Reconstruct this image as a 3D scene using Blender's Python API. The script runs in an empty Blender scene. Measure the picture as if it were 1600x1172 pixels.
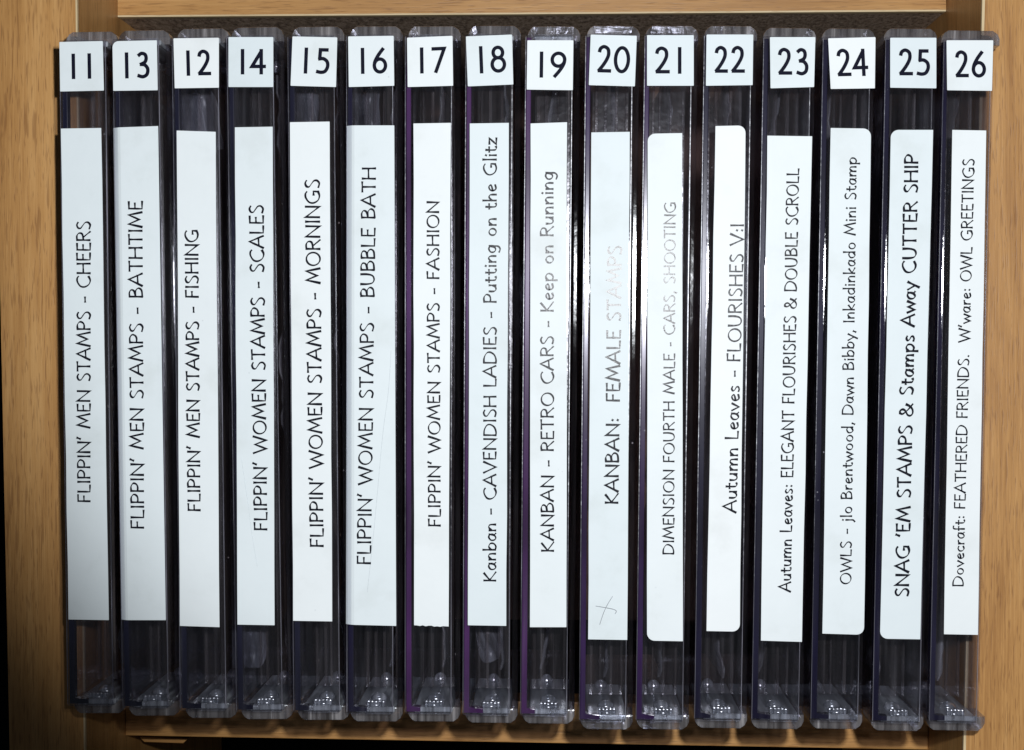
import bpy, bmesh, math, random
from mathutils import Vector, Matrix
random.seed(7)
MM = 0.001
C = bpy.context.scene.collection
scene = bpy.context.scene

# ------------------------------------------------------------------ camera, world, flash
F, D, Z0 = 2700.0, 310.0, 150.0          # focal length in 1600-wide pixels, distance mm, height of the spines mm
FOOT = (868.0, 545.0)
cx, cy = 800.0, 586.0
fwd = Vector(((cx - FOOT[0]) / F, -(cy - FOOT[1]) / F, -1.0)).normalized()
rgt = fwd.cross(Vector((0, 1, 0))).normalized()
upv = rgt.cross(fwd).normalized()
CAM = Vector((0, 0, Z0 + D))
cam = bpy.data.cameras.new("camera"); co = bpy.data.objects.new("camera", cam); C.objects.link(co)
m = Matrix((rgt, upv, -fwd)).transposed().to_4x4(); m.translation = CAM * MM
co.matrix_world = m
cam.sensor_width = 36.0; cam.sensor_fit = 'HORIZONTAL'; cam.lens = 36.0 * F / 1600.0
cam.clip_start = 0.01; cam.clip_end = 10.0
scene.camera = co

world = bpy.data.worlds.new("World"); scene.world = world; world.use_nodes = True
bg = world.node_tree.nodes["Background"]
bg.inputs[0].default_value = (0.75, 0.85, 1.0, 1); bg.inputs[1].default_value = 0.035

def at(px, py, depth=0.0):
    """point (mm) where the sight line through a photograph pixel meets the level `depth` mm below the spines"""
    d = fwd + rgt * ((px - cx) / F) - upv * ((py - cy) / F)
    t = (CAM.z - (Z0 - depth)) / -d.z
    p = CAM + d * t
    return Vector((p.x, p.y))

FLASH = Vector((25.0, 26.0, Z0 + D - 4.0))
la = bpy.data.lights.new("camera_flash", 'SPOT'); lo = bpy.data.objects.new("camera_flash", la); C.objects.link(lo)
aim = at(1250, 130); tgt = Vector((aim.x, aim.y, Z0))
dirv = (tgt - FLASH).normalized()
lo.location = FLASH * MM
lo.rotation_euler = dirv.to_track_quat('-Z', 'Y').to_euler()
la.energy = 4.1; la.color = (0.965, 0.985, 1.0)
la.shadow_soft_size = 0.0045
la.spot_size = math.radians(63.0); la.spot_blend = 0.42

vs = scene.view_settings
vs.view_transform = 'Standard'; vs.look = 'None'; vs.exposure = 0.0; vs.gamma = 1.0
cy_ = scene.cycles
cy_.transparent_max_bounces = 64; cy_.max_bounces = 14; cy_.transmission_bounces = 12; cy_.glossy_bounces = 6
cy_.sample_clamp_indirect = 4.0
try: cy_.use_denoising = True
except Exception: pass

# ------------------------------------------------------------------ materials
def mat(name):
    m = bpy.data.materials.new(name); m.use_nodes = True
    nt = m.node_tree; b = nt.nodes.get("Principled BSDF"); return m, nt, b
def N(nt, t, **kw):
    n = nt.nodes.new(t)
    for k, v in kw.items(): setattr(n, k, v)
    return n
def ramp(nt, stops):
    r = N(nt, 'ShaderNodeValToRGB'); e = r.color_ramp.elements
    while len(e) < len(stops): e.new(0.5)
    for i, (p, c) in enumerate(stops):
        e[i].position = p; e[i].color = (c[0], c[1], c[2], 1) if not isinstance(c, float) else (c, c, c, 1)
    return r

def wood(name, along='Y', base=((0.36, 0.170, 0.050), (0.50, 0.258, 0.084), (0.62, 0.350, 0.130)), fleck=(0.16, 0.058, 0.016), rough=0.42, seed=0.0):
    m, nt, b = mat(name); L = nt.links
    tc = N(nt, 'ShaderNodeTexCoord'); mp = N(nt, 'ShaderNodeMapping')
    L.new(tc.outputs['Object'], mp.inputs[0])
    mp.inputs['Location'].default_value = (seed, seed * 2.3, seed * 0.7)
    s = (1000, 1000, 1000)
    mp.inputs['Scale'].default_value = s      # to mm
    def stretched(sc_across, sc_along):
        q = N(nt, 'ShaderNodeMapping'); L.new(mp.outputs[0], q.inputs[0])
        q.inputs['Scale'].default_value = (sc_across, sc_along, sc_across) if along == 'Y' else (sc_along, sc_across, sc_across)
        return q
    q1 = stretched(0.16, 0.018)
    n1 = N(nt, 'ShaderNodeTexNoise'); n1.inputs['Scale'].default_value = 1; n1.inputs['Detail'].default_value = 5; n1.inputs['Distortion'].default_value = 0.8
    L.new(q1.outputs[0], n1.inputs[0])
    q2 = stretched(2.6, 0.07)
    n2 = N(nt, 'ShaderNodeTexNoise'); n2.inputs['Scale'].default_value = 1; n2.inputs['Detail'].default_value = 6; n2.inputs['Roughness'].default_value = 0.65
    L.new(q2.outputs[0], n2.inputs[0])
    mx = N(nt, 'ShaderNodeMath', operation='MULTIPLY_ADD'); L.new(n2.outputs[0], mx.inputs[0]); mx.inputs[1].default_value = 0.5
    a = N(nt, 'ShaderNodeMath', operation='MULTIPLY'); L.new(n1.outputs[0], a.inputs[0]); a.inputs[1].default_value = 0.55
    L.new(a.outputs[0], mx.inputs[2])
    r = ramp(nt, [(0.36, base[0]), (0.52, base[1]), (0.70, base[2])]); L.new(mx.outputs[0], r.inputs[0])
    # short dark ray flecks of beech
    def flecks(sa, sl, lo_, hi_, sd):
        q3 = stretched(sa, sl); q3.inputs['Location'].default_value = (sd, sd, sd)
        n3 = N(nt, 'ShaderNodeTexNoise'); n3.inputs['Scale'].default_value = 1; n3.inputs['Detail'].default_value = 1.5; n3.inputs['Distortion'].default_value = 0.05
        L.new(q3.outputs[0], n3.inputs[0])
        rr = ramp(nt, [(lo_, 0.0), (hi_, 1.0)]); L.new(n3.outputs[0], rr.inputs[0]); return rr
    f1 = flecks(1.9, 0.13, 0.60, 0.70, 3.1); f2 = flecks(3.6, 0.30, 0.58, 0.70, 11.7)
    mxx = N(nt, 'ShaderNodeMath', operation='MAXIMUM'); L.new(f1.outputs[0], mxx.inputs[0]); L.new(f2.outputs[0], mxx.inputs[1])
    fa = N(nt, 'ShaderNodeMath', operation='MULTIPLY'); L.new(mxx.outputs[0], fa.inputs[0]); fa.inputs[1].default_value = 0.42
    mc = N(nt, 'ShaderNodeMixRGB'); L.new(fa.outputs[0], mc.inputs[0]); L.new(r.outputs[0], mc.inputs[1]); mc.inputs[2].default_value = (*fleck, 1)
    L.new(mc.outputs[0], b.inputs['Base Color'])
    b.inputs['Roughness'].default_value = rough
    b.inputs['Specular IOR Level'].default_value = 0.35
    bp = N(nt, 'ShaderNodeBump'); bp.inputs['Strength'].default_value = 0.25; bp.inputs['Distance'].default_value = 0.0001
    inv = N(nt, 'ShaderNodeMath', operation='SUBTRACT'); L.new(n2.outputs[0], inv.inputs[0]); L.new(fa.outputs[0], inv.inputs[1])
    L.new(inv.outputs[0], bp.inputs['Height']); L.new(bp.outputs[0], b.inputs['Normal'])
    return m
M_wood_y = wood('beech_grain_lengthwise', 'Y')
M_wood_y2 = wood('beech_grain_lengthwise_right', 'Y', seed=41.0)
M_wood_x = wood('beech_grain_crosswise', 'X', seed=17.0)
M_edge = wood('highlit_beech_edge', 'Y', base=((0.55, 0.42, 0.24), (0.66, 0.52, 0.31), (0.74, 0.60, 0.38)), fleck=(0.4, 0.26, 0.12), seed=5.0)  # paler beech tone paints in the highlight along the chamfered edges
M_edge_x = wood('highlit_beech_edge_crosswise', 'X', base=((0.55, 0.42, 0.24), (0.66, 0.52, 0.31), (0.74, 0.60, 0.38)), fleck=(0.4, 0.26, 0.12), seed=5.0)

def rough_board():
    m, nt, b = mat('raw_brown_fibreboard'); L = nt.links
    tc = N(nt, 'ShaderNodeTexCoord')
    n = N(nt, 'ShaderNodeTexNoise'); n.inputs['Scale'].default_value = 1500; n.inputs['Detail'].default_value = 6; n.inputs['Roughness'].default_value = 0.75
    mp = N(nt, 'ShaderNodeMapping'); mp.inputs['Scale'].default_value = (0.8, 1, 0.35); L.new(tc.outputs['Object'], mp.inputs[0]); L.new(mp.outputs[0], n.inputs[0])
    r = ramp(nt, [(0.36, (0.10, 0.062, 0.038)), (0.5, (0.36, 0.25, 0.17)), (0.66, (0.62, 0.48, 0.36))]); L.new(n.outputs[0], r.inputs[0])
    L.new(r.outputs[0], b.inputs['Base Color']); b.inputs['Roughness'].default_value = 0.95
    bp = N(nt, 'ShaderNodeBump'); bp.inputs['Strength'].default_value = 0.9; bp.inputs['Distance'].default_value = 0.0004
    L.new(n.outputs[0], bp.inputs['Height']); L.new(bp.outputs[0], b.inputs['Normal'])
    return m
M_rough = rough_board()

def plain(name, col, rough=0.5, noise=0.0, nscale=300, spec=0.5, bump=0.0):
    m, nt, b = mat(name); L = nt.links
    b.inputs['Roughness'].default_value = rough; b.inputs['Specular IOR Level'].default_value = spec
    tc = N(nt, 'ShaderNodeTexCoord'); n = N(nt, 'ShaderNodeTexNoise'); n.inputs['Scale'].default_value = nscale; n.inputs['Detail'].default_value = 5
    L.new(tc.outputs['Object'], n.inputs[0])
    k = noise
    r = ramp(nt, [(0.3, tuple(c * (1 - k) for c in col)), (0.7, tuple(min(1, c * (1 + k)) for c in col))])
    L.new(n.outputs[0], r.inputs[0]); L.new(r.outputs[0], b.inputs['Base Color'])
    if bump:
        bp = N(nt, 'ShaderNodeBump'); bp.inputs['Strength'].default_value = bump; bp.inputs['Distance'].default_value = 0.0001
        L.new(n.outputs[0], bp.inputs['Height']); L.new(bp.outputs[0], b.inputs['Normal'])
    return m
M_floor = plain('near_black_carpet', (0.006, 0.006, 0.007), 1.0, 0.5, 900, 0.1, 0.8)
M_base = plain('brown_hardboard', (0.32, 0.20, 0.15), 0.8, 0.4, 120, 0.2, 0.3)
def paper():
    m, nt, b = mat('white_label_paper'); L = nt.links
    tc0 = N(nt, 'ShaderNodeTexCoord'); oi = N(nt, 'ShaderNodeObjectInfo'); tc = N(nt, 'ShaderNodeVectorMath', operation='ADD')
    L.new(tc0.outputs['Object'], tc.inputs[0]); L.new(oi.outputs['Random'], tc.inputs[1])
    n1 = N(nt, 'ShaderNodeTexNoise'); n1.inputs['Scale'].default_value = 90; n1.inputs['Detail'].default_value = 6; n1.inputs['Roughness'].default_value = 0.6; L.new(tc.outputs[0], n1.inputs[0])
    r1 = ramp(nt, [(0.28, (0.72, 0.775, 0.79)), (0.45, (0.775, 0.835, 0.86)), (0.75, (0.80, 0.86, 0.885))]); L.new(n1.outputs[0], r1.inputs[0])
    hs = N(nt, 'ShaderNodeHueSaturation'); L.new(r1.outputs[0], hs.inputs['Color'])
    mr = N(nt, 'ShaderNodeMapRange'); mr.inputs['To Min'].default_value = 0.95; mr.inputs['To Max'].default_value = 1.03; L.new(oi.outputs['Random'], mr.inputs['Value']); L.new(mr.outputs[0], hs.inputs['Value'])
    ms = N(nt, 'ShaderNodeMapRange'); ms.inputs['To Min'].default_value = 1.3; ms.inputs['To Max'].default_value = 0.6; L.new(oi.outputs['Random'], ms.inputs['Value']); L.new(ms.outputs[0], hs.inputs['Saturation'])
    # scattered grey specks and smudges
    v = N(nt, 'ShaderNodeTexVoronoi'); v.inputs['Scale'].default_value = 330; L.new(tc.outputs[0], v.inputs[0])
    rv = ramp(nt, [(0.03, 0.35), (0.07, 0.0)]); L.new(v.outputs['Distance'], rv.inputs[0])
    n2 = N(nt, 'ShaderNodeTexNoise'); n2.inputs['Scale'].default_value = 200; n2.inputs['Detail'].default_value = 2; L.new(tc.outputs[0], n2.inputs[0]); r2 = ramp(nt, [(0.56, 0.0), (0.64, 1.0)]); L.new(n2.outputs[0], r2.inputs[0])
    mu = N(nt, 'ShaderNodeMath', operation='MULTIPLY'); L.new(rv.outputs[0], mu.inputs[0]); L.new(r2.outputs[0], mu.inputs[1])
    mx = N(nt, 'ShaderNodeMixRGB'); L.new(mu.outputs[0], mx.inputs[0]); L.new(hs.outputs[0], mx.inputs[1]); mx.inputs[2].default_value = (0.35, 0.38, 0.42, 1)
    L.new(mx.outputs[0], b.inputs['Base Color'])
    b.inputs['Roughness'].default_value = 0.5; b.inputs['Specular IOR Level'].default_value = 0.22
    n3 = N(nt, 'ShaderNodeTexNoise'); n3.inputs['Scale'].default_value = 900; n3.inputs['Detail'].default_value = 4; L.new(tc.outputs[0], n3.inputs[0])
    ad = N(nt, 'ShaderNodeMath', operation='MULTIPLY_ADD'); L.new(n1.outputs[0], ad.inputs[0]); ad.inputs[1].default_value = 5.0; L.new(n3.outputs[0], ad.inputs[2])
    bp = N(nt, 'ShaderNodeBump'); bp.inputs['Strength'].default_value = 0.16; bp.inputs['Distance'].default_value = 0.0001; L.new(ad.outputs[0], bp.inputs['Height']); L.new(bp.outputs[0], b.inputs['Normal'])
    return m
M_paper = paper()
M_ink = plain('black_printer_toner', (0.010, 0.011, 0.018), 0.22, 0.3, 3000, 0.12, 0.12)
M_ink2 = plain('navy_black_number_toner', (0.006, 0.007, 0.018), 0.55, 0.2, 3000, 0.05)
M_pencil = plain('grey_pencil_line', (0.22, 0.24, 0.27), 0.5, 0.5, 4000)
M_crease = plain('paper_crease', (0.60, 0.66, 0.69), 0.6, 0.1, 2000)

def clear_sheet(name, tint=(0.93, 0.93, 0.95), haze=0.010, rough=0.05, fres=1.5, dust=True, hazecol=(0.45, 0.45, 0.50), wave=0.35):
    m, nt, b = mat(name); L = nt.links; nt.nodes.remove(b)
    out = nt.nodes['Material Output']
    tr = N(nt, 'ShaderNodeBsdfTransparent'); tr.inputs[0].default_value = (*tint, 1)
    gl = N(nt, 'ShaderNodeBsdfGlossy', distribution='BECKMANN'); gl.inputs['Roughness'].default_value = rough; gl.inputs[0].default_value = (0.95, 0.97, 1, 1)
    fr = N(nt, 'ShaderNodeFresnel'); ge = N(nt, 'ShaderNodeNewGeometry'); mr = N(nt, 'ShaderNodeMapRange')
    mr.inputs['To Min'].default_value = fres; mr.inputs['To Max'].default_value = 1.0 / fres; L.new(ge.outputs['Backfacing'], mr.inputs['Value']); L.new(mr.outputs[0], fr.inputs[0])
    df = N(nt, 'ShaderNodeBsdfDiffuse'); df.inputs[0].default_value = (*hazecol, 1)
    tc0 = N(nt, 'ShaderNodeTexCoord'); oi = N(nt, 'ShaderNodeObjectInfo'); mp = N(nt, 'ShaderNodeMapping')
    tc = N(nt, 'ShaderNodeVectorMath', operation='ADD'); L.new(tc0.outputs['Object'], tc.inputs[0]); L.new(oi.outputs['Random'], tc.inputs[1])
    L.new(tc.outputs[0], mp.inputs[0])
    mp.inputs['Scale'].default_value = (900, 45, 60)
    wn = N(nt, 'ShaderNodeTexNoise'); wn.inputs['Scale'].default_value = 420; wn.inputs['Detail'].default_value = 3; L.new(tc.outputs[0], wn.inputs[0])
    wb = N(nt, 'ShaderNodeBump'); wb.inputs['Strength'].default_value = wave; wb.inputs['Distance'].default_value = 0.0003; L.new(wn.outputs[0], wb.inputs['Height'])
    L.new(wb.outputs[0], gl.inputs['Normal'])
    n = N(nt, 'ShaderNodeTexNoise'); n.inputs['Scale'].default_value = 1; n.inputs['Detail'].default_value = 6; n.inputs['Distortion'].default_value = 0.6
    L.new(mp.outputs[0], n.inputs[0])
    r = ramp(nt, [(0.35, haze * 0.25), (0.60, haze), (0.75, haze * 2.6)]); L.new(n.outputs[0], r.inputs[0])
    fac = r.outputs[0]
    if dust:
        v = N(nt, 'ShaderNodeTexVoronoi'); v.inputs['Scale'].default_value = 420; L.new(tc.outputs[0], v.inputs[0])
        rv = ramp(nt, [(0.045, 0.55), (0.075, 0.0)]); L.new(v.outputs['Distance'], rv.inputs[0])
        n5 = N(nt, 'ShaderNodeTexNoise'); n5.inputs['Scale'].default_value = 260; L.new(tc.outputs[0], n5.inputs[0])
        r5 = ramp(nt, [(0.60, 0.0), (0.66, 1.0)]); L.new(n5.outputs[0], r5.inputs[0])
        mm = N(nt, 'ShaderNodeMath', operation='MULTIPLY'); L.new(rv.outputs[0], mm.inputs[0]); L.new(r5.outputs[0], mm.inputs[1])
        ad = N(nt, 'ShaderNodeMath', operation='ADD'); L.new(fac, ad.inputs[0]); L.new(mm.outputs[0], ad.inputs[1]); fac = ad.outputs[0]
    m1 = N(nt, 'ShaderNodeMixShader'); L.new(fac, m1.inputs[0]); L.new(tr.outputs[0], m1.inputs[1]); L.new(df.outputs[0], m1.inputs[2])
    m2 = N(nt, 'ShaderNodeMixShader'); L.new(fr.outputs[0], m2.inputs[0]); L.new(m1.outputs[0], m2.inputs[1]); L.new(gl.outputs[0], m2.inputs[2])
    L.new(m2.outputs[0], out.inputs[0])
    return m
M_clear = clear_sheet('clear_polystyrene_sheet', haze=0.013, rough=0.095, wave=0.05, hazecol=(0.46, 0.46, 0.52))
M_plate = clear_sheet('clear_polystyrene_plate', tint=(0.95, 0.94, 0.972), haze=0.012, rough=0.13, hazecol=(0.48, 0.44, 0.49), wave=0.05)
M_tray = clear_sheet('clear_matt_tray', tint=(0.97, 0.96, 0.965), haze=0.011, rough=0.24, fres=1.16, hazecol=(0.52, 0.45, 0.44), wave=0.15)
M_lidend = clear_sheet('hazy_lid_wall', tint=(0.86, 0.86, 0.90), haze=0.05, rough=0.18, fres=1.4, hazecol=(0.36, 0.35, 0.40), wave=0.4)
M_ribs = clear_sheet('hazy_moulded_rib', tint=(0.90, 0.88, 0.90), haze=0.045, rough=0.2, hazecol=(0.52, 0.47, 0.46), wave=0.2)
M_frost = clear_sheet('hazy_clear_end_wall', tint=(0.78, 0.80, 0.84), haze=0.55, rough=0.32, fres=1.45, hazecol=(0.46, 0.49, 0.54))
M_stamp = clear_sheet('translucent_grey_rubber', tint=(0.72, 0.74, 0.78), haze=0.24, rough=0.36, fres=1.3, dust=False, hazecol=(0.42, 0.44, 0.50), wave=0.1)

def glass(name, col=(0.90, 0.91, 0.95), rough=0.05):
    m, nt, b = mat(name); L = nt.links
    b.inputs['Base Color'].default_value = (*col, 1); b.inputs['Transmission Weight'].default_value = 1.0
    b.inputs['IOR'].default_value = 1.5
    n = N(nt, 'ShaderNodeTexNoise'); n.inputs['Scale'].default_value = 900; tc = N(nt, 'ShaderNodeTexCoord'); L.new(tc.outputs['Object'], n.inputs[0])
    r = ramp(nt, [(0.4, rough * 0.6), (0.7, rough * 2.2)]); L.new(n.outputs[0], r.inputs[0]); L.new(r.outputs[0], b.inputs['Roughness'])
    bp = N(nt, 'ShaderNodeBump'); bp.inputs['Strength'].default_value = 0.12; bp.inputs['Distance'].default_value = 0.0001
    L.new(n.outputs[0], bp.inputs['Height']); L.new(bp.outputs[0], b.inputs['Normal'])
    return m
M_glass = glass('clear_moulded_polystyrene')
M_cap = clear_sheet('clear_moulded_cap', tint=(0.66, 0.65, 0.70), haze=0.27, rough=0.16, fres=1.6, hazecol=(0.44, 0.42, 0.43))
M_pin = clear_sheet('clear_moulded_pin', tint=(0.7, 0.72, 0.76), haze=0.38, rough=0.30, fres=3.4, dust=False, hazecol=(0.45, 0.47, 0.52))
M_edge_line = clear_sheet('painted_edge_light_line', tint=(0.8, 0.8, 0.84), haze=0.22, rough=0.3, hazecol=(0.46, 0.45, 0.52))
def rim(name, col, rough=0.16):
    m = plain(name, col, rough, 0.6, 45, 0.6); return m
RIMS = {'k': rim('navy_black_edge_reflection', (0.006, 0.006, 0.020)), 'n': rim('deep_indigo_edge_reflection', (0.007, 0.005, 0.024)),
        'p': rim('purple_edge_reflection', (0.072, 0.018, 0.098)), 'v': rim('dark_violet_edge_reflection', (0.036, 0.011, 0.068))}

# ------------------------------------------------------------------ mesh helpers (all in mm)
def finish(name, bm, material, parent=None, smooth=False):
    me = bpy.data.meshes.new(name)
    bmesh.ops.recalc_face_normals(bm, faces=bm.faces)
    for v in bm.verts: v.co *= MM
    bm.to_mesh(me); bm.free(); me.materials.append(material)
    if smooth:
        for p in me.polygons: p.use_smooth = True
    o = bpy.data.objects.new(name, me); C.objects.link(o)
    if parent: o.parent = parent
    return o
def box(bm, x0, x1, y0, y1, z0, z1, bev=0.0, seg=2):
    vs_ = [bm.verts.new((x, y, z)) for x in (x0, x1) for y in (y0, y1) for z in (z0, z1)]
    idx = [(0, 1, 3, 2), (4, 6, 7, 5), (0, 4, 5, 1), (2, 3, 7, 6), (0, 2, 6, 4), (1, 5, 7, 3)]
    fs = [bm.faces.new([vs_[i] for i in f]) for f in idx]
    if bev:
        es = list({e for f in fs for e in f.edges})
        bmesh.ops.bevel(bm, geom=es, offset=bev, segments=seg, profile=0.6, affect='EDGES')
def prism(bm, pts, z0, z1, bev=0.0):
    n = len(pts)
    lo_ = [bm.verts.new((p[0], p[1], z0)) for p in pts]; hi_ = [bm.verts.new((p[0], p[1], z1)) for p in pts]
    fs = [bm.faces.new(lo_[::-1]), bm.faces.new(hi_)]
    for i in range(n): fs.append(bm.faces.new((lo_[i], lo_[(i + 1) % n], hi_[(i + 1) % n], hi_[i])))
    if bev:
        bmesh.ops.bevel(bm, geom=list(fs[1].edges), offset=bev, segments=2, profile=0.6, affect='EDGES')
def dome(bm, c, r, h, axis='y', sgn=1, seg=16, rings=5):
    prev = None; top = None
    for k in range(rings):
        a = k / rings * math.pi / 2; rr = r * math.cos(a); hh = h * math.sin(a)
        ring = []
        for i in range(seg):
            t = 2 * math.pi * i / seg
            ring.append(bm.verts.new((c[0] + rr * math.cos(t), c[1] + sgn * hh, c[2] + rr * math.sin(t))))
        if prev:
            for i in range(seg): bm.faces.new((prev[i], prev[(i + 1) % seg], ring[(i + 1) % seg], ring[i]))
        else: bm.faces.new(ring)
        prev = ring
    top = bm.verts.new((c[0], c[1] + sgn * h, c[2]))
    for i in range(seg): bm.faces.new((prev[i], prev[(i + 1) % seg], top))

def line_pt(a, b, y):           # x on the line a-b at row y
    t = (y - a[1]) / (b[1] - a[1]); return (a[0] + (b[0] - a[0]) * t, y)

# ------------------------------------------------------------------ the setting
bm = bmesh.new(); box(bm, -900, 900, -900, 900, -10, 0)
fl = finish('floor', bm, M_floor); fl['kind'] = 'structure'

rack = bpy.data.objects.new('wooden_rack', None); C.objects.link(rack)
rack['label'] = 'beech wood rack with two side panels holding the row of clear cases'; rack['category'] = 'rack'
def P(px, py, d): p = at(px, py, d); return (p.x, p.y)
PD = 14.0; RD = 44.0
YA, YB = -260, 1480
def strip(a0, a1, b0, b1, d):   # quad between two near-vertical lines
    return [P(*line_pt(a0, a1, YB), d), P(*line_pt(b0, b1, YB), d), P(*line_pt(b0, b1, YA), d), P(*line_pt(a0, a1, YA), d)]
# left side
Lo = ((-9, 0), (15, 1172)); Li = ((118, 0), (131, 1172)); Le = ((120.5, 0), (133.5, 1172))
bm = bmesh.new(); prism(bm, strip(*Lo, *Le, PD), 4, Z0 - PD, 0.0); finish('side_panel', bm, M_wood_y, rack)
bm = bmesh.new(); prism(bm, strip(*Li, *((120.7, 0), (133.7, 1172)), PD), Z0 - PD - 0.8, Z0 - PD + 0.03, 0.0); finish('edge_highlight_strip', bm, M_edge, rack)
Ri = ((1539, 0), (1509, 1172)); Re = ((1535, 0), (1505.5, 1172)); Ro = ((1664, 0), (1634, 1172))
bm = bmesh.new(); prism(bm, strip(*Re, *Ro, PD), 4, Z0 - PD, 0.0); finish('side_panel', bm, M_wood_y2, rack)
bm = bmesh.new(); prism(bm, strip(*((1534.8, 0), (1505.3, 1172)), *Ri, PD), Z0 - PD - 0.8, Z0 - PD + 0.03, 0.0); finish('edge_highlight_strip', bm, M_edge, rack)
xL = lambda y: (line_pt(*[P(*q, PD) for q in Le], y)[0]); xR = lambda y: (line_pt(*[P(*q, PD) for q in Re], y)[0])
# inner walls lined with the same beech, darker by want of light only
# top rail: pale veneered front, raw fibre-board body behind it
a = P(183, 26.5, RD); b = P(1483, 17.5, RD); top = a[1] + 16
def yl(x, a, b): return a[1] + (b[1] - a[1]) * (x - a[0]) / (b[0] - a[0])
x0, x1 = xL(a[1]) + 0.05, xR(a[1]) - 0.05
bm = bmesh.new(); prism(bm, [(x0, yl(x0, a, b) + .35), (x1, yl(x1, a, b) + .35), (x1, top), (x0, top)], Z0 - RD - 2.0, Z0 - RD); finish('top_rail', bm, M_wood_x, rack)
bm = bmesh.new(); prism(bm, [(x0, yl(x0, a, b)), (x1, yl(x1, a, b)), (x1, yl(x1, a, b) + .35), (x0, yl(x0, a, b) + .35)], Z0 - RD - 2.0, Z0 - RD - 0.1); finish('edge_highlight_strip', bm, M_edge_x, rack)
bm = bmesh.new(); prism(bm, [(x0, yl(x0, a, b) + .1), (x1, yl(x1, a, b) + .1), (x1, top), (x0, top)], 8.2, Z0 - RD - 2.0); finish('end_board', bm, M_rough, rack)
# bottom rail
c_ = P(200, 1149.5, RD); d_ = P(1300, 1169, RD)
x2, x3 = xL(c_[1]) + 0.05, xR(c_[1]) - 0.05
e = [(x2, yl(x2, c_, d_)), (x3, yl(x3, c_, d_)), (x3, yl(x3, c_, d_) + 8.5), (x2, yl(x2, c_, d_) + 8.5)]
bm = bmesh.new(); prism(bm, e, Z0 - RD - 9, Z0 - RD, 0.25); finish('bottom_rail', bm, M_wood_x, rack)
bm = bmesh.new(); prism(bm, [P(222, 1163, RD + 8), P(283, 1165, RD + 8), P(291, 1157.5, RD + 8), P(212, 1154, RD + 8)], Z0 - RD - 18, Z0 - RD - 10, 0.2); finish('batten', bm, M_wood_x, rack)
# base board the cases stand on
bm = bmesh.new(); box(bm, min(x0, x2) + .3, max(x1, x3) - 3, c_[1] + 9, a[1], 4, 8); finish('base_board', bm, M_base, rack)

# ------------------------------------------------------------------ stroke lettering
def cat(pts, n=7):
    if len(pts) < 3: return pts
    closed = pts[0] == pts[-1]
    q = ([pts[-2]] + pts + [pts[1]]) if closed else ([pts[0]] + pts + [pts[-1]])
    out = []
    for i in range(1, len(q) - 2):
        p0, p1, p2, p3 = q[i - 1], q[i], q[i + 1], q[i + 2]
        for k in range(n):
            t = k / n
            out.append(tuple(0.5 * ((2 * p1[j]) + (-p0[j] + p2[j]) * t + (2 * p0[j] - 5 * p1[j] + 4 * p2[j] - p3[j]) * t * t + (-p0[j] + 3 * p1[j] - 3 * p2[j] + p3[j]) * t ** 3) for j in (0, 1)))
    out.append(pts[-1]); return out
def oval(x, y, rx, ry, n=12, rot=0):
    return [(x + rx * math.cos(2 * math.pi * i / n + 1.7), y + ry * math.sin(2 * math.pi * i / n + 1.7)) for i in range(n)] + [(x + rx * math.cos(1.7), y + ry * math.sin(1.7))]
S_, K_ = 's', 'k'      # s = smooth stroke, k = straight-cornered stroke
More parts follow.
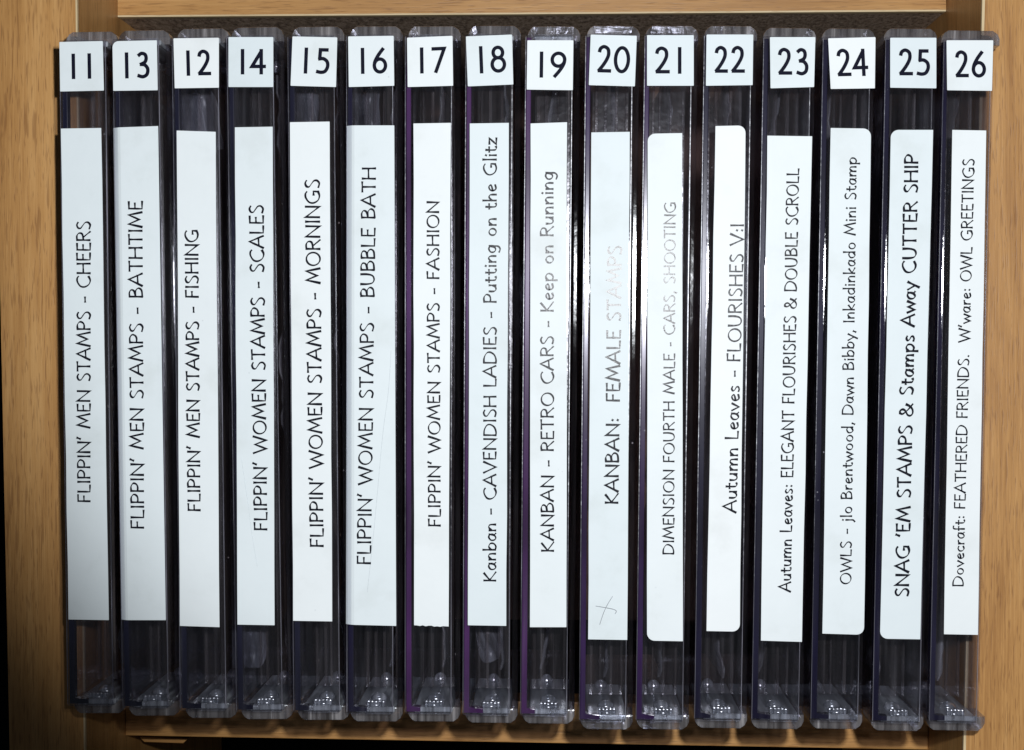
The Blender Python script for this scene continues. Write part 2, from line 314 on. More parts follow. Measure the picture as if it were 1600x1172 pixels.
G = {
 'A': (.74, [(K_, [(.0, 0), (.38, 1.02), (.72, 0)]), (K_, [(.13, .34), (.62, .37)])]),
 'B': (.60, [(K_, [(.07, 0), (.08, 1)]), (S_, [(.08, .97), (.30, .99), (.46, .86), (.40, .64), (.12, .53)]), (S_, [(.12, .53), (.40, .52), (.56, .31), (.44, .07), (.07, .01)])]),
 'C': (.74, [(S_, [(.70, .88), (.58, .98), (.36, .96), (.10, .74), (.05, .42), (.20, .10), (.46, -.01), (.70, .12)])]),
 'D': (.78, [(K_, [(.07, 0), (.08, 1)]), (S_, [(.08, .98), (.40, .95), (.68, .74), (.72, .46), (.56, .14), (.28, .0), (.07, .01)])]),
 'E': (.52, [(K_, [(.48, .99), (.08, .98), (.07, .01), (.50, .0)]), (K_, [(.08, .53), (.40, .54)])]),
 'F': (.50, [(K_, [(.48, .99), (.08, .98), (.07, 0)]), (K_, [(.08, .50), (.40, .51)])]),
 'G': (.80, [(S_, [(.70, .88), (.56, .98), (.34, .95), (.10, .73), (.05, .42), (.20, .10), (.46, -.01), (.70, .08)]), (K_, [(.50, .40), (.72, .41), (.70, .05)])]),
 'H': (.74, [(K_, [(.07, 0), (.08, 1)]), (K_, [(.66, 0), (.65, 1)]), (K_, [(.08, .52), (.65, .54)])]),
 'I': (.20, [(K_, [(.10, 0), (.10, 1)])]),
 'K': (.62, [(K_, [(.07, 0), (.08, 1)]), (K_, [(.54, .99), (.10, .50), (.60, -.01)])]),
 'L': (.50, [(K_, [(.08, 1), (.07, .01), (.49, .0)])]),
 'M': (.92, [(K_, [(.03, 0), (.20, 1), (.46, .22), (.72, 1), (.88, 0)])]),
 'N': (.76, [(K_, [(.07, 0), (.08, .99), (.67, .02), (.68, 1)])]),
 'O': (.84, [(S_, oval(.42, .48, .37, .49))]),
 'P': (.56, [(K_, [(.07, 0), (.08, 1)]), (S_, [(.08, .97), (.34, .98), (.52, .80), (.46, .56), (.30, .46), (.10, .47)])]),
 'R': (.62, [(K_, [(.07, 0), (.08, 1)]), (S_, [(.08, .97), (.34, .98), (.50, .82), (.44, .58), (.10, .50)]), (K_, [(.24, .52), (.60, -.02)])]),
 'S': (.54, [(S_, [(.46, .90), (.30, .99), (.12, .90), (.10, .72), (.26, .56), (.44, .38), (.46, .16), (.30, .0), (.06, .07)])]),
 'T': (.62, [(K_, [(.02, .97), (.60, .99)]), (K_, [(.31, .98), (.31, 0)])]),
 'U': (.72, [(S_, [(.07, 1), (.07, .5), (.14, .12), (.34, -.01), (.55, .12), (.63, .5), (.63, 1)])]),
 'V': (.70, [(K_, [(.0, 1), (.35, -.01), (.68, 1)])]),
 'W': (1.02, [(K_, [(.0, 1), (.27, 0), (.52, .86), (.77, 0), (1.0, 1)])]),
 'Y': (.62, [(K_, [(.0, 1), (.30, .5), (.30, 0)]), (K_, [(.30, .5), (.60, 1)])]),
 'a': (.50, [(S_, [(.40, .52), (.24, .58), (.07, .42), (.06, .16), (.18, .0), (.34, .10), (.41, .34)]), (K_, [(.41, .56), (.40, .10), (.48, .0)])]),
 'b': (.52, [(K_, [(.07, 1.08), (.07, .02)]), (S_, [(.07, .40), (.26, .58), (.45, .46), (.45, .18), (.28, .0), (.07, .05)])]),
 'c': (.44, [(S_, [(.40, .50), (.24, .57), (.07, .42), (.07, .16), (.22, .0), (.41, .08)])]),
 'd': (.54, [(K_, [(.45, 1.08), (.45, .0)]), (S_, [(.45, .46), (.28, .57), (.07, .42), (.07, .16), (.22, .0), (.45, .18)])]),
 'e': (.48, [(S_, [(.08, .28), (.30, .34), (.41, .44), (.30, .57), (.12, .48), (.06, .26), (.18, .02), (.43, .08)])]),
 'f': (.36, [(S_, [(.36, 1.06), (.22, 1.08), (.14, .92), (.14, .5), (.14, 0)]), (K_, [(.02, .56), (.32, .57)])]),
 'g': (.52, [(S_, [(.43, .50), (.26, .58), (.08, .44), (.07, .20), (.20, .04), (.36, .12), (.43, .40)]), (S_, [(.44, .56), (.44, .2), (.42, -.16), (.26, -.32), (.06, -.24)])]),
 'h': (.52, [(K_, [(.07, 1.08), (.07, 0)]), (S_, [(.07, .34), (.24, .56), (.38, .54), (.43, .36), (.43, 0)])]),
 'i': (.18, [(K_, [(.09, .56), (.09, 0)]), (K_, [(.075, .78), (.105, .86)])]),
 'j': (.20, [(S_, [(.10, .56), (.10, .2), (.09, -.14), (-.03, -.28)]), (K_, [(.085, .78), (.115, .86)])]),
 'k': (.48, [(K_, [(.07, 1.08), (.07, 0)]), (K_, [(.40, .56), (.09, .26), (.46, .0)])]),
 'l': (.18, [(K_, [(.09, 1.08), (.09, 0)])]),
 'm': (.80, [(K_, [(.07, .56), (.07, 0)]), (S_, [(.07, .34), (.22, .56), (.36, .52), (.39, .3), (.39, 0)]), (S_, [(.39, .34), (.54, .56), (.68, .52), (.71, .3), (.71, 0)])]),
 'n': (.52, [(K_, [(.07, .56), (.07, 0)]), (S_, [(.07, .34), (.24, .56), (.38, .54), (.43, .36), (.43, 0)])]),
 'o': (.54, [(S_, oval(.27, .28, .20, .28, 10))]),
 'p': (.54, [(K_, [(.07, .56), (.07, -.32)]), (S_, [(.07, .40), (.26, .58), (.45, .46), (.45, .18), (.28, .0), (.07, .08)])]),
 'r': (.36, [(K_, [(.07, .56), (.07, 0)]), (S_, [(.07, .34), (.20, .54), (.34, .56)])]),
 's': (.40, [(S_, [(.34, .52), (.20, .58), (.08, .48), (.14, .34), (.30, .22), (.32, .08), (.18, .0), (.04, .05)])]),
 't': (.38, [(S_, [(.15, .84), (.14, .4), (.16, .08), (.28, .0), (.37, .05)]), (K_, [(.01, .56), (.34, .57)])]),
 'u': (.52, [(S_, [(.07, .56), (.07, .2), (.16, .02), (.32, .04), (.43, .24)]), (K_, [(.44, .56), (.44, 0)])]),
 'v': (.46, [(K_, [(.0, .56), (.22, 0), (.44, .56)])]),
 'w': (.70, [(K_, [(.0, .56), (.18, 0), (.35, .48), (.52, 0), (.69, .56)])]),
 'y': (.48, [(K_, [(.0, .56), (.24, .04)]), (K_, [(.47, .56), (.14, -.32)])]),
 'z': (.44, [(K_, [(.03, .55), (.40, .56), (.03, .01), (.42, .0)])]),
 '-': (.42, [(K_, [(.04, .38), (.36, .39)])]),
 '~': (.34, [(K_, [(.04, .36), (.28, .37)])]),
 "'": (.20, [(K_, [(.13, 1.05), (.04, .76)])]),
 ',': (.20, [(K_, [(.12, .08), (.04, -.18)])]),
 '.': (.20, [(K_, [(.08, .0), (.11, .07)])]),
 ':': (.22, [(K_, [(.09, .06), (.12, .14)]), (K_, [(.09, .46), (.12, .54)])]),
 '&': (.78, [(S_, [(.74, .50), (.62, .20), (.42, .0), (.18, .0), (.06, .18), (.12, .38), (.34, .54), (.44, .74), (.36, .94), (.22, .96)]), (S_, [(.22, .96), (.16, .80), (.24, .60), (.46, .30), (.76, -.01)])]),
 ' ': (.34, []),
}
# plain humanist numerals for the number labels, box 0..w x 0..1
DG = {
 '1': (.16, [(K_, [(.08, 0), (.08, 1)])]),
 '2': (.62, [(S_, [(.05, .80), (.10, .92), (.27, .99), (.46, .90), (.50, .70), (.42, .50), (.25, .27), (.045, .055)]), (K_, [(.03, .048), (.61, .048)])]),
 '3': (.56, [(S_, [(.07, .90), (.22, .98), (.40, .93), (.45, .77), (.38, .62), (.17, .53)]), (S_, [(.17, .53), (.38, .50), (.52, .34), (.48, .12), (.28, .02), (.04, .07)])]),
 '4': (.68, [(K_, [(.66, .30), (.05, .30), (.48, .94)]), (K_, [(.48, 1.0), (.48, 0)])]),
 '5': (.58, [(K_, [(.51, .955), (.16, .955), (.14, .59)]), (S_, [(.11, .58), (.32, .59), (.50, .47), (.53, .27), (.42, .08), (.23, .03), (.03, .06)])]),
 '6': (.62, [(S_, [(.47, .99), (.24, .72), (.09, .47), (.055, .30)]), (S_, oval(.315, .30, .26, .265, 14))]),
 '7': (.64, [(K_, [(.03, .955), (.585, .955), (.18, 0)])]),
 '8': (.64, [(S_, oval(.32, .755, .205, .205)), (S_, oval(.32, .295, .265, .26, 14))]),
 '9': (.62, [(S_, [(.15, .01), (.38, .28), (.53, .53), (.565, .70)]), (S_, oval(.305, .70, .26, .265, 14))]),
 '0': (.68, [(S_, oval(.34, .50, .285, .465, 14))]),
}
def ribbon(bm, pts, w, tf, z, ends=True, wob=0.0):
    """a flat pen stroke of width w along pts, mapped to the label by tf"""
    n = len(pts)
    if n < 2: return
    closed = pts[0] == pts[-1] or (abs(pts[0][0] - pts[-1][0]) < 1e-6 and abs(pts[0][1] - pts[-1][1]) < 1e-6)
    L_, R_ = [], []
    ph = random.uniform(0, 6.28)
    for i in range(n):
        a_ = pts[(i - 1) if i else (-2 if closed else 0)]; b_ = pts[(i + 1) if i < n - 1 else (1 if closed else n - 1)]; p = pts[i]
        d1 = Vector((p[0] - a_[0], p[1] - a_[1])); d2 = Vector((b_[0] - p[0], b_[1] - p[1]))
        if d1.length < 1e-9: d1 = d2.copy()
        if d2.length < 1e-9: d2 = d1.copy()
        d1.normalize(); d2.normalize()
        t = (d1 + d2)
        if t.length < 1e-6: t = d1
        t.normalize(); nn = Vector((-t.y, t.x))
        cosv = max(0.36, nn.dot(Vector((-d1.y, d1.x))))
        slope = abs(t.x * 0.55 + t.y * 0.83)      # a little pen contrast
        fl = 0.32 * max(0, 1 - 3.2 * min(i, n - 1 - i) / max(n - 1, 1)) if not closed else 0
        ww = w * (1 + wob * (0.12 * math.sin(ph + 5 * i / n * 3) - 0.55 * (1 - slope) + fl)) / cosv * 0.5
        q = Vector(p)
        if not closed and i == 0: q -= t * w * 0.25
        if not closed and i == n - 1: q += t * w * 0.25
        L_.append(q + nn * ww); R_.append(q - nn * ww)
    lv = [bm.verts.new(tf(v.x, v.y, z)) for v in L_]; rv = [bm.verts.new(tf(v.x, v.y, z)) for v in R_]
    for i in range(n - 1): bm.faces.new((lv[i], rv[i], rv[i + 1], lv[i + 1]))

# ------------------------------------------------------------------ the cases
# number, theme words, spine left edge x (top, bottom), spine top y, cap bottom y, number label quad, digits x ranges + y range,
# title label quad (TL TR BR BL), rounded corners, text, text run: start (y, xTopOfCaps, xBaseline), end (...), edge colour, line weight
ROWS = [
 (11, "cheers title for men", 92, 104.6, 63, 1118.5, [(92.8,65.7),(160.5,64.2),(162.3,141.5),(94,143)], [(112.7,116.7),(137.6,141.6)], (85,122),
  [(95,201),(158,200),(170,969),(107,968)], '', "FLIPPIN' MEN STAMPS - CHEERS", (785,121.6,140.7), (345.5,120,141), 'k', .105),
 (13, "bathtime title for men", 175, 191, 61, 1122.5, [(175.6,64.5),(245,63),(246.4,141),(177,142)], [(196,200),(213,233.5)], (83,121),
  [(175.5,199.5),(247,197),(259,969),(188,969)], 'fold', "FLIPPIN' MEN STAMPS - BATHTIME", (826.4,205,224.7), (314,201,222), 'k', .115),
 (12, "fishing title for men", 268, 281, 58, 1126, [(271,60),(342,59),(342,137),(273,138)], [(292,296),(308,331)], (80,117),
  [(276,204),(337,206),(343,980),(281,978)], '', "FLIPPIN' MEN STAMPS - FISHING", (799,294,312.8), (358.5,289,309), 'k', .12),
 (14, "scales title for women", 353.5, 369, 56, 1128, [(357,58),(427,58),(427,136),(357,136)], [(377,381),(391,417)], (78,115),
  [(367,199),(426,198),(429,977),(371,976)], '', "FLIPPIN' WOMEN STAMPS - SCALES", (829,397.7,417.2), (320,389.6,411), 'k', .115),
 (15, "mornings title for women", 449, 458.5, 55, 1129, [(457,57),(527,58.5),(525,136),(454,134)], [(476,480),(493,515)], (76,114),
  [(453,191),(515,190),(519,971),(458,970)], '', "FLIPPIN' WOMEN STAMPS - MORNINGS", (855,485,505), (280,476.5,498.7), 'k', .115),
 (16, "bubble bath title for women", 541, 541.7, 54, 1131, [(544,57),(615,56),(616,134),(545,136)], [(564.6,568.6),(582,605)], (76,114),
  [(541,196),(616,196),(619,978),(540,976)], 'fold', "FLIPPIN' WOMEN STAMPS - BUBBLE BATH", (882,558.4,579), (261,566,586.8), 'n', .11),
 (17, "fashion title for women", 633, 632.7, 54, 1131, [(636,59),(707,56),(708,134),(637,136)], [(657,661),(673,697)], (75,113),
  [(646,193),(704.5,192),(701,979),(647,977)], 'torn', "FLIPPIN' WOMEN STAMPS - FASHION", (823,669.7,688), (314,667,685.4), 'p', .12),
 (18, "putting on the glitz title", 728, 723, 53, 1133, [(728,57),(800,54),(802,132),(731,135)], [(749.8,753.8),(766,790.6)], (73,113),
  [(734,193),(795,192),(791,978),(731,977)], '', "Kanban - CAVENDISH LADIES - Putting on the Glitz", (909,755.7,774.5), (215,755.7,775.5), 'p', .105),
 (19, "retro cars title, number label set lower", 821.7, 813, 54, 1134, [(824,63),(896,63),(895,141),(823,140)], [(844,848),(860,885)], (82,120),
  [(829,193),(886,191),(885,980),(828,980)], '', "KANBAN - RETRO CARS - Keep on Running", (862.5,846,865), (268,844,864), 'p', .105),
 (20, "female stamps title and pencilled cross", 915.5, 905, 53, 1143, [(923,54),(995,56),(992,135),(920,133)], [(933,957),(959,984.6)], (73,113),
  [(924,207),(984,206),(980,1000),(919,999)], '', "KANBAN:  FEMALE STAMPS", (787.5,945.7,965.5), (383.8,950,971), 'v', .12),
 (21, "cars and shooting title, round left corners", 1008, 994, 53, 1143, [(1011,55),(1084,55),(1084,134),(1011,134)], [(1023,1048),(1060,1064)], (75,114),
  [(1012,209),(1066,208),(1067,1002),(1011,1001)], 'L', "DIMENSION FOURTH MALE ~ CARS, SHOOTING", (866.7,1036,1052.6), (315.5,1038,1055), 'v', .105),
 (22, "flourishes title, round right corners", 1101, 1085.5, 53, 1141, [(1104,54),(1177,54),(1176,133),(1103,134)], [(1116,1139),(1142,1165.5)], (74,113),
  [(1118,197),(1165,196),(1156,987),(1104,986)], 'R', "Autumn Leaves - FLOURISHES V:I", (801,1130,1150), (349.6,1142,1162), 'n', .105),
 (23, "flourishes and double scroll title", 1194, 1175, 56, 1142, [(1203,58),(1274,58),(1272,136),(1204,138)], [(1215,1239),(1243,1263)], (77,116),
  [(1199,212),(1269,213),(1253,1003),(1189,1001)], '', "Autumn Leaves: ELEGANT FLOURISHES & DOUBLE SCROLL", (924.7,1217,1235), (263.6,1229.7,1248), 'n', .10),
 (24, "owls title, round right corners", 1287, 1267.5, 57, 1142, [(1294,60),(1368,58),(1367,138),(1298,139)], [(1307,1331),(1332,1357.6)], (78,118),
  [(1298,200),(1361,201),(1350,992),(1285,990)], 'R', "OWLS - jlo Brentwood, Dawn Bibby, Inkadinkado Mini Stamp", (913,1312.7,1329.4), (245.5,1321,1338), 'n', .105),
 (25, "cutter ship title in bold letters", 1385, 1364, 57, 1145, [(1391,59),(1463,59),(1463,138),(1391,137)], [(1404,1428),(1431,1453)], (78,117),
  [(1392,203),(1458,203),(1438,999),(1375,998)], 'L', "SNAG 'EM STAMPS & Stamps Away CUTTER SHIP", (932.5,1398.7,1419), (241.4,1414,1434.5), 'n', .13),
 (26, "feathered friends title, beside right panel", 1476, 1453, 60, 1144.5, [(1479,63),(1552,63),(1550,142),(1480,141)], [(1492,1515),(1518,1540.6)], (81,120),
  [(1488,203),(1541,204),(1528,992),(1475,991)], '', "Dovecraft: FEATHERED FRIENDS.  W'ware: OWL GREETINGS", (916.5,1488.4,1504.5), (248,1504.5,1522), 'n', .11),
]
H = 142.0; W = 8.35; GROUP = 'clear cases standing in a row in the rack'
for (num, theme, xt, xb, yt, yb, nq, dx, dy, tq, corners, text, ts, te, edge, wt) in ROWS:
    pt = at(xt, yt); pb = at(xb, yb - 15.5)
    up = pt - pb; Ln = up.length; ang = math.atan2(-up.x, up.y)
    base = bpy.data.objects.new('disc_case', None); C.objects.link(base)
    base.location = Vector((pb.x, pb.y, Z0 - H)) * MM; base.rotation_euler = (0, 0, ang)
    base['label'] = 'clear plastic disc case numbered %d with %s' % (num, theme)
    base['category'] = 'case'; base['group'] = GROUP
    ca, sa = math.cos(-ang), math.sin(-ang)
    def loc(px, py, d=-0.1):            # photograph pixel on the spine's surface -> the case's own mm
        q = at(px, py, d) - pb
        return (q.x * ca - q.y * sa, q.x * sa + q.y * ca)
    rnd = random.Random(num * 13)
    # spine: thin clear wall carrying the labels
    bm = bmesh.new()
    prof = [(0.0, H - 1.1), (0.0, H - 0.50), (0.03, H - 0.28)] + [(0.05 + 1.35 * t / 12, H - 0.20 * (1 - t / 12) ** 2) for t in range(1, 13)]
    prof += [(W - 0.55 + 0.5 * math.sin(a_ / 6 * math.pi / 2), H - 0.5 + 0.5 * math.cos(a_ / 6 * math.pi / 2)) for a_ in range(0, 7)] + [(W - 0.05, H - 1.1)]
    ra = [bm.verts.new((x, 0, z)) for x, z in prof]; rb_ = [bm.verts.new((x, Ln, z)) for x, z in prof]
    bm.faces.new(ra); bm.faces.new(rb_[::-1])
    for i in range(len(prof)): bm.faces.new((ra[i], rb_[i], rb_[(i + 1) % len(prof)], ra[(i + 1) % len(prof)]))
    sp = finish('spine', bm, M_clear, base)
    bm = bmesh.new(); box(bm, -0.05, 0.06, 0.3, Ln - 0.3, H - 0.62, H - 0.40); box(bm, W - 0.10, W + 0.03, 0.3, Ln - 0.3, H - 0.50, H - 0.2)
    finish('edge_light_line', bm, M_edge_line, sp)  # pale hazy strips added to paint the light lines along the spine edges
    # inner reflection of the clear left edge, painted as a tinted strip (L-shaped: runs along the foot too)
    e_w = 0.98 + rnd.uniform(-.1, .1)
    bm = bmesh.new()
    foot = rnd.uniform(2.6, 3.8)
    prism(bm, [(0.12, 0.12), (foot, 0.12), (foot, 1.0), (e_w, 1.05), (e_w, Ln - 0.3), (0.12, Ln - 0.3)], H - 3.2, H - 1.25, 0.15)
    finish('edge_reflection', bm, RIMS[edge], base)
    # base plate (left) and lid (right)
    bm = bmesh.new(); box(bm, 0.1, 1.1, 0.4, Ln - 0.4, 1.0, H - 3.4, 0.15, 1); finish('base_plate', bm, M_plate, base)
    bm = bmesh.new(); box(bm, 8.75, 9.75, -0.6, Ln + 0.6, 0.0, H - 4.2, 0.25, 2); finish('lid', bm, M_plate, base)
    # hinge caps: chamfered moulded blocks at both ends
    for s, y0 in ((-1, 0.0), (1, Ln)):
        k = s
        x_a, x_b = 0.25, (9.8 if num != 26 else 10.7)
        prof = [(x_a, y0 - .5 * k), (x_a, y0 + .6 * k), (x_a + .15, y0 + 1.1 * k), (x_a + .6, y0 + 1.75 * k), (x_a + 1.25, y0 + 2.15 * k), (x_b - 1.25, y0 + 2.15 * k), (x_b - .40, y0 + 1.55 * k), (x_b, y0 + .7 * k), (x_b, y0 - .5 * k)]
        if s > 0: prof = prof[::-1]
        bm = bmesh.new(); prism(bm, prof, H - 11.0, H - 3.6, 0.25); finish('hinge_cap', bm, M_cap, base)
        # hazy end wall running back from the cap, with a pin and a stud on its inner side
        inn = 1.0
        ya, yb_ = (y0, y0 + inn) if s < 0 else (y0 - inn, y0)
        bm = bmesh.new(); box(bm, 1.5, 8.55, ya + (.02 if s < 0 else 0), yb_, H - 30.0, H - 1.3, 0.2, 1); ew = finish('end_wall', bm, M_frost, base)
        bm = bmesh.new(); dome(bm, (5.0, y0 - s * inn, H - 8.5), 1.55, 1.2, sgn=-s); dome(bm, (5.0, y0 - s * (inn - .02), H - 3.2), 1.4, 1.0, sgn=-s, seg=12); finish('hinge_pin', bm, M_pin, ew, True)
        bm = bmesh.new()
        for q_ in range(5):
            xx = 3.4 + q_ * .66 + rnd.uniform(-.03, .03); hh = rnd.uniform(.95, 1.1)
            box(bm, xx, xx + .60, min(y0 - s * inn, y0 - s * (inn + hh)), max(y0 - s * inn, y0 - s * (inn + hh)), H - 2.9, H - 1.9, 0.22, 3)
        finish('fluting', bm, M_pin, ew)
        bm = bmesh.new(); box(bm, 0.25, 9.75, min(y0 - s * .15, y0 + s * .75), max(y0 - s * .15, y0 + s * .75), H - 68, H - 11.2, 0.15, 1); finish('lid_end_wall', bm, M_lidend, base)
        bm = bmesh.new(); dome(bm, (4.6, y0 - s * inn, H - 27.0), 1.25, 1.5, sgn=-s, seg=12); finish('stud', bm, M_pin, ew, True)
    # inner tray: a deep clear wall with moulded vertical ribs
    bm = bmesh.new(); box(bm, 1.6, 8.3, 2.2, Ln - 2.2, H - 14.8, H - 14.0); tr = finish('tray', bm, M_tray, base)
    bm = bmesh.new()
    for xx in (1.9 + rnd.uniform(0, .5), 3.6 + rnd.uniform(-.5, .5), 5.6 + rnd.uniform(-.6, .6), 7.7):
        box(bm, xx, xx + rnd.uniform(.15, .6), 2.4, Ln - 2.4, H - 14.0, H - 12.4 - rnd.uniform(0, 1))
    finish('tray_rib', bm, M_ribs, tr)
    # the limp clear sheet of rubber stamps kept inside: wavy, seen almost edge-on
    bm = bmesh.new(); ph = rnd.uniform(0, 6); xc = rnd.uniform(4.2, 6.6); nI, nJ = 70, 6; g = []
    z_top = H - rnd.uniform(17, 26)
    for i in range(nI + 1):
        yy = 4 + (Ln - 8) * i / nI; row = []
        for j in range(nJ + 1):
            zz = z_top - 60 * j / nJ + 2.0 * math.sin(yy * .09 + ph) * (j == 0)
            row.append((xc + .7 * math.sin(yy * .13 + ph + j * .5) + .35 * math.sin(yy * .47 + ph * 2 + j) + .18 * math.sin(yy * 1.3 + j * 2), yy, zz))
        g.append(row)
    for off in (0, .45):
        vv = [[bm.verts.new((x + off, y, z)) for x, y, z in r_] for r_ in g]
        for i in range(nI):
            for j in range(nJ): bm.faces.new((vv[i][j], vv[i][j + 1], vv[i + 1][j + 1], vv[i + 1][j]))
        if off: 
            for i in range(nI): bm.faces.new((keep[i][0], keep[i + 1][0], vv[i + 1][0], vv[i][0]))
        keep = vv
    so = finish('stamp_sheet', bm, M_stamp, None, True); so.matrix_world = base.matrix_basis.copy()
    so.location = base.location; so.rotation_euler = base.rotation_euler
    so['label'] = 'limp clear stamp sheet inside the case with the ' + theme; so['category'] = 'stamp sheet'; so['group'] = 'clear stamp sheets kept inside the cases'
    # number label
    def sheet(quad, rr, name, fold=False, torn=False):
        q = [loc(*p_) for p_ in quad]                      # TL TR BR BL
        pts = []
        def corner(p_, a_, b_, r):
            p_, a_, b_ = Vector(p_), Vector(a_), Vector(b_)
            u, v = (a_ - p_).normalized(), (b_ - p_).normalized()
            if r <= 0: return [p_]
            o = []
            for k in range(7):
                t = k / 6 * math.pi / 2
                o.append(p_ + u * r * (1 - math.sin(t)) + v * r * (1 - math.cos(t)))
            return o
        for i in range(4):
            pts += [(c.x, c.y) for c in corner(q[i], q[i - 1], q[(i + 1) % 4], rr[i])]
        bm = bmesh.new()
        if fold:                                           # left strip turned down over the edge of the spine
            TL, TR, BR, BL = [Vector(v) for v in q]
            n = 10; cols = []
            ts_ = [0, .04, .08, .12, .17, 1]; 
            for t in ts_:
                col = []
                for k in range(n + 1):
                    s_ = k / n; p_ = TL.lerp(TR, t).lerp(BL.lerp(BR, t), s_)
                    drop = -max(0.0, (.17 - t) / .17) ** 1.6 * 0.75
                    col.append((p_.x, p_.y, H + 0.12 + drop))
                cols.append(col)
            for dz in (0, -0.08):
                vv = [[bm.verts.new((x, y, z + dz)) for x, y, z in c] for c in cols]
                for i in range(len(cols) - 1):
                    for k in range(n): bm.faces.new((vv[i][k], vv[i][k + 1], vv[i + 1][k + 1], vv[i + 1][k]))
        else:
            # break the long edges so a hand-cut edge wavers slightly
            out = []
            for i in range(len(pts)):
                p0, p1 = Vector(pts[i]), Vector(pts[(i + 1) % len(pts)])
                out.append(p0)
                if (p1 - p0).length > 20:
                    nrm = Vector((-(p1 - p0).y, (p1 - p0).x)).normalized()
                    for k in range(1, 9): out.append(p0.lerp(p1, k / 9) + nrm * rnd.uniform(-.05, .05))
                elif torn and (p1 - p0).length > 3 and abs((p1 - p0).y) < 1 and p0.y < 30:
                    for k in range(1, 12): out.append(p0.lerp(p1, k / 12) + Vector((0, rnd.uniform(-.12, .06))))
            prism(bm, [(p_.x, p_.y) for p_ in out], H + 0.02, H + 0.10)
        return finish(name, bm, M_paper, base), q
    nl, q = sheet(nq, (.15, .15, .1, .1) if num != 13 else (1.1, .15, .1, .1), 'number_label')
    # digits
    bm = bmesh.new()
    yt_, yb2 = dy
    slope_x = (nq[3][0] - nq[0][0]) / (nq[3][1] - nq[0][1]); slope_y = (nq[1][1] - nq[0][1]) / (nq[1][0] - nq[0][0])
    xm = (nq[0][0] + nq[1][0]) / 2; ym = (yt_ + yb2) / 2
    for di, (ch, (xa, xz)) in enumerate(zip(str(num), dx)):
        w_, strokes = DG[ch]; z = H + 0.112
        wpx = 5.6
        cap = yb2 - yt_
        for si, (kind, pts) in enumerate(strokes):
            xs = [p_[0] for _, pp in strokes for p_ in pp]; xmin, xmax = min(xs), max(xs)
            sx = (xz - xa - wpx) / max(xmax - xmin, .01) if ch != '1' else cap
            ox = (xa + wpx / 2) if ch != '1' else (xa + xz) / 2 - xmin * cap
            def tf(u, v, zz, xmin=xmin, sx=sx, ox=ox, one=(ch == '1')):
                X = (ox + (u) ) ; Y = v
                X += slope_x * (Y - ym); Y2 = Y + slope_y * (X - xm)
                a_, b_ = loc(X, Y2); return (a_, b_, zz)
            pp = cat(pts) if kind == S_ else pts
            if ch == '1': pix = [((u - .08) * cap + xmin * cap, yb2 - v * cap) for u, v in pp]
            else: pix = [((u - xmin) * sx, yb2 - wpx * .0 - v * cap) for u, v in pp]
            if ch == '1': pix = [(0.08 * cap, yy) for _, yy in pix]
            ribbon(bm, pix, wpx, tf, z + 0.006 * si)
    finish('digits', bm, M_ink2, nl)
    # title label
    r = 1.35
    rr = {'L': (r, 0, 0, r), 'R': (0, r, r, 0)}.get(corners, (0, 0, 0, 0))
    tl, q = sheet(tq, rr, 'title_label', fold=(corners == 'fold'), torn=(corners == 'torn'))
    # title lettering, reading from the foot to the head of the case
    s0 = Vector(loc(ts[2], ts[0])); s1 = Vector(loc(te[2], te[0])); c0 = Vector(loc(ts[1], ts[0])); c1 = Vector(loc(te[1], te[0]))
    gap = .085
    total = 0; pos = []
    for ch in text:
        pos.append(total); total += G[ch][0] + gap
    total -= gap
    bm = bmesh.new(); capmm = ((c0 - s0).length + (c1 - s1).length) / 2; sxmm = (s1 - s0).length / total
    asp = sxmm / capmm
    for ch, x_ in zip(text, pos):
        jit = rnd.uniform(-.012, .012)
        for si, (kind, pts) in enumerate(G[ch][1]):
            def tf(u, v, zz):
                t = u / (total * asp); b_ = s0.lerp(s1, t); c2 = c0.lerp(c1, t)
                p_ = b_ + (c2 - b_) * (v + jit); return (p_.x, p_.y, zz)
            pp = cat(pts, 5) if kind == S_ else pts
            # more points on straight strokes so the pen width can vary
            if kind == K_:
                q2 = [pp[0]]
                for i in range(1, len(pp)): q2 += [tuple(Vector(pp[i - 1]).lerp(Vector(pp[i]), k / 3)) for k in (1, 2)] + [pp[i]]
                pp = q2
            ribbon(bm, [((x_ + u) * asp, v) for u, v in pp], max(wt, .112) * 1.30, tf, H + 0.135 + 0.005 * si, wob=0.9)
    finish('lettering', bm, M_ink, tl)
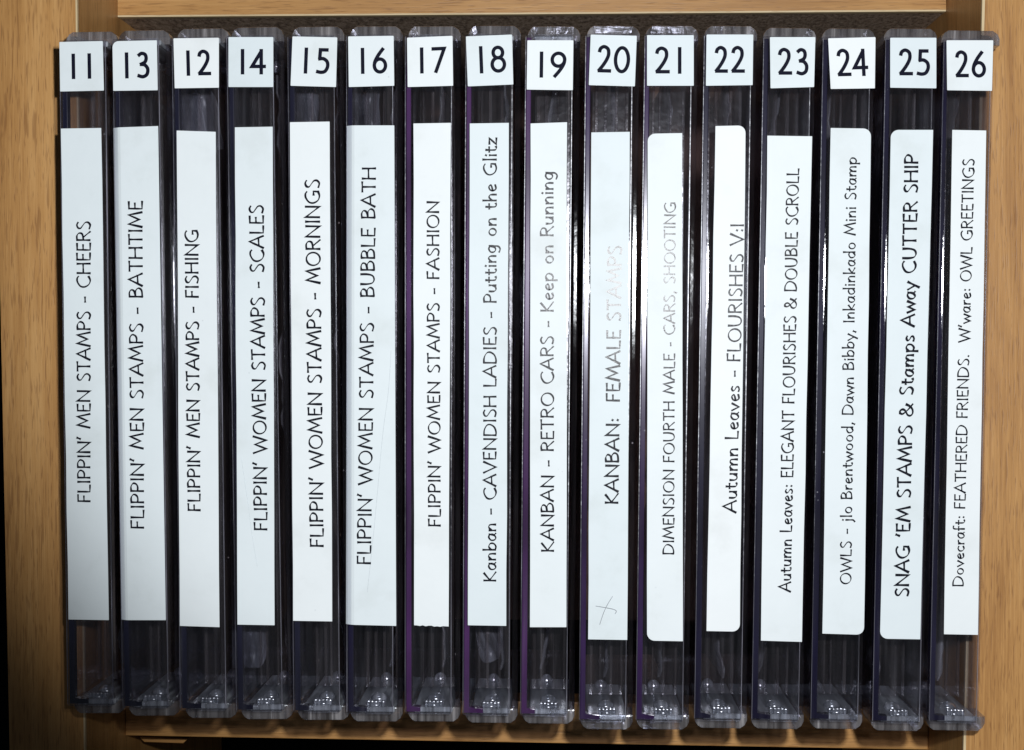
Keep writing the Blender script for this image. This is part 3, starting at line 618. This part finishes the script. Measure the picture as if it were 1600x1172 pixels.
    if num == 20:
        bm = bmesh.new()
        def tfp(u, v, zz): a_, b_ = loc(u, v); return (a_, b_, zz)
        ribbon(bm, cat([(937, 976), (943, 958), (949, 945), (957, 932)]), 0.9, tfp, H + .13)
        ribbon(bm, cat([(931, 947), (943, 949), (958, 952), (963, 955), (961, 959)]), 1.1, tfp, H + .136)
        finish('pencil_cross', bm, M_pencil, tl)
    if num in (16, 14):
        bm = bmesh.new()
        def tfp(u, v, zz): a_, b_ = loc(u, v); return (a_, b_, zz)
        if num == 16: ribbon(bm, cat([(611, 548), (607, 610), (598, 680), (587, 800), (582, 850), (574, 925)]), 0.9, tfp, H + .13)
        else: ribbon(bm, cat([(377, 715), (388, 790), (393, 830), (402, 885)]), 0.5, tfp, H + .13)
        finish('crease', bm, M_crease, tl)

SHEETS = []
# ------------------------------------------------------------------ curled clear rubber stamps inside some cases
def stamp(px, py, d, w, h, label, seed, rotz=0.0):
    rnd = random.Random(seed); c = at(px, py, d)
    bm = bmesh.new(); n = 18; rows = []
    for i in range(n + 1):
        t = i / n; row = []
        half = w / 2 * (0.35 + 0.65 * math.sin(math.pi * min(1, t * 0.9 + .08)) ** .6)
        for k in range(7):
            u = k / 6 * 2 - 1
            row.append((u * half + .5 * math.sin(t * 5 + seed), (t - .5) * h, 1.4 * math.cos(u * 1.9) + .8 * math.sin(t * 7 + seed * 2)))
        rows.append(row)
    for off in (0, -0.5):
        vv = [[bm.verts.new((x, y, z + off)) for x, y, z in r_] for r_ in rows]
        for i in range(n):
            for k in range(6): bm.faces.new((vv[i][k], vv[i][k + 1], vv[i + 1][k + 1], vv[i + 1][k]))
    o = finish('rubber_stamp', bm, M_stamp, None, True)
    o.location = Vector((c.x, c.y, Z0 - d)) * MM; o.rotation_euler = (0, 0, rotz)
    o['label'] = label; o['category'] = 'stamp'
stamp(322, 188, 17, 5.6, 12, 'curled translucent rubber stamp seen between the labels of the fishing case', 3, .25)
stamp(484, 160, 18, 2.6, 10, 'small pale rubber stamp seen between the labels of the mornings case', 5, .1)
stamp(582, 168, 18, 3.4, 11, 'narrow pale rubber stamp seen between the labels of the bubble bath case', 8, -.1)
stamp(762, 1000, 17, 5.0, 8, 'grey rubber stamp low in the case with the putting on the glitz title', 11, .3)
stamp(398, 1000, 17, 5.0, 10, 'grey rubber stamp low in the case with the scales title for women', 14, -.2)
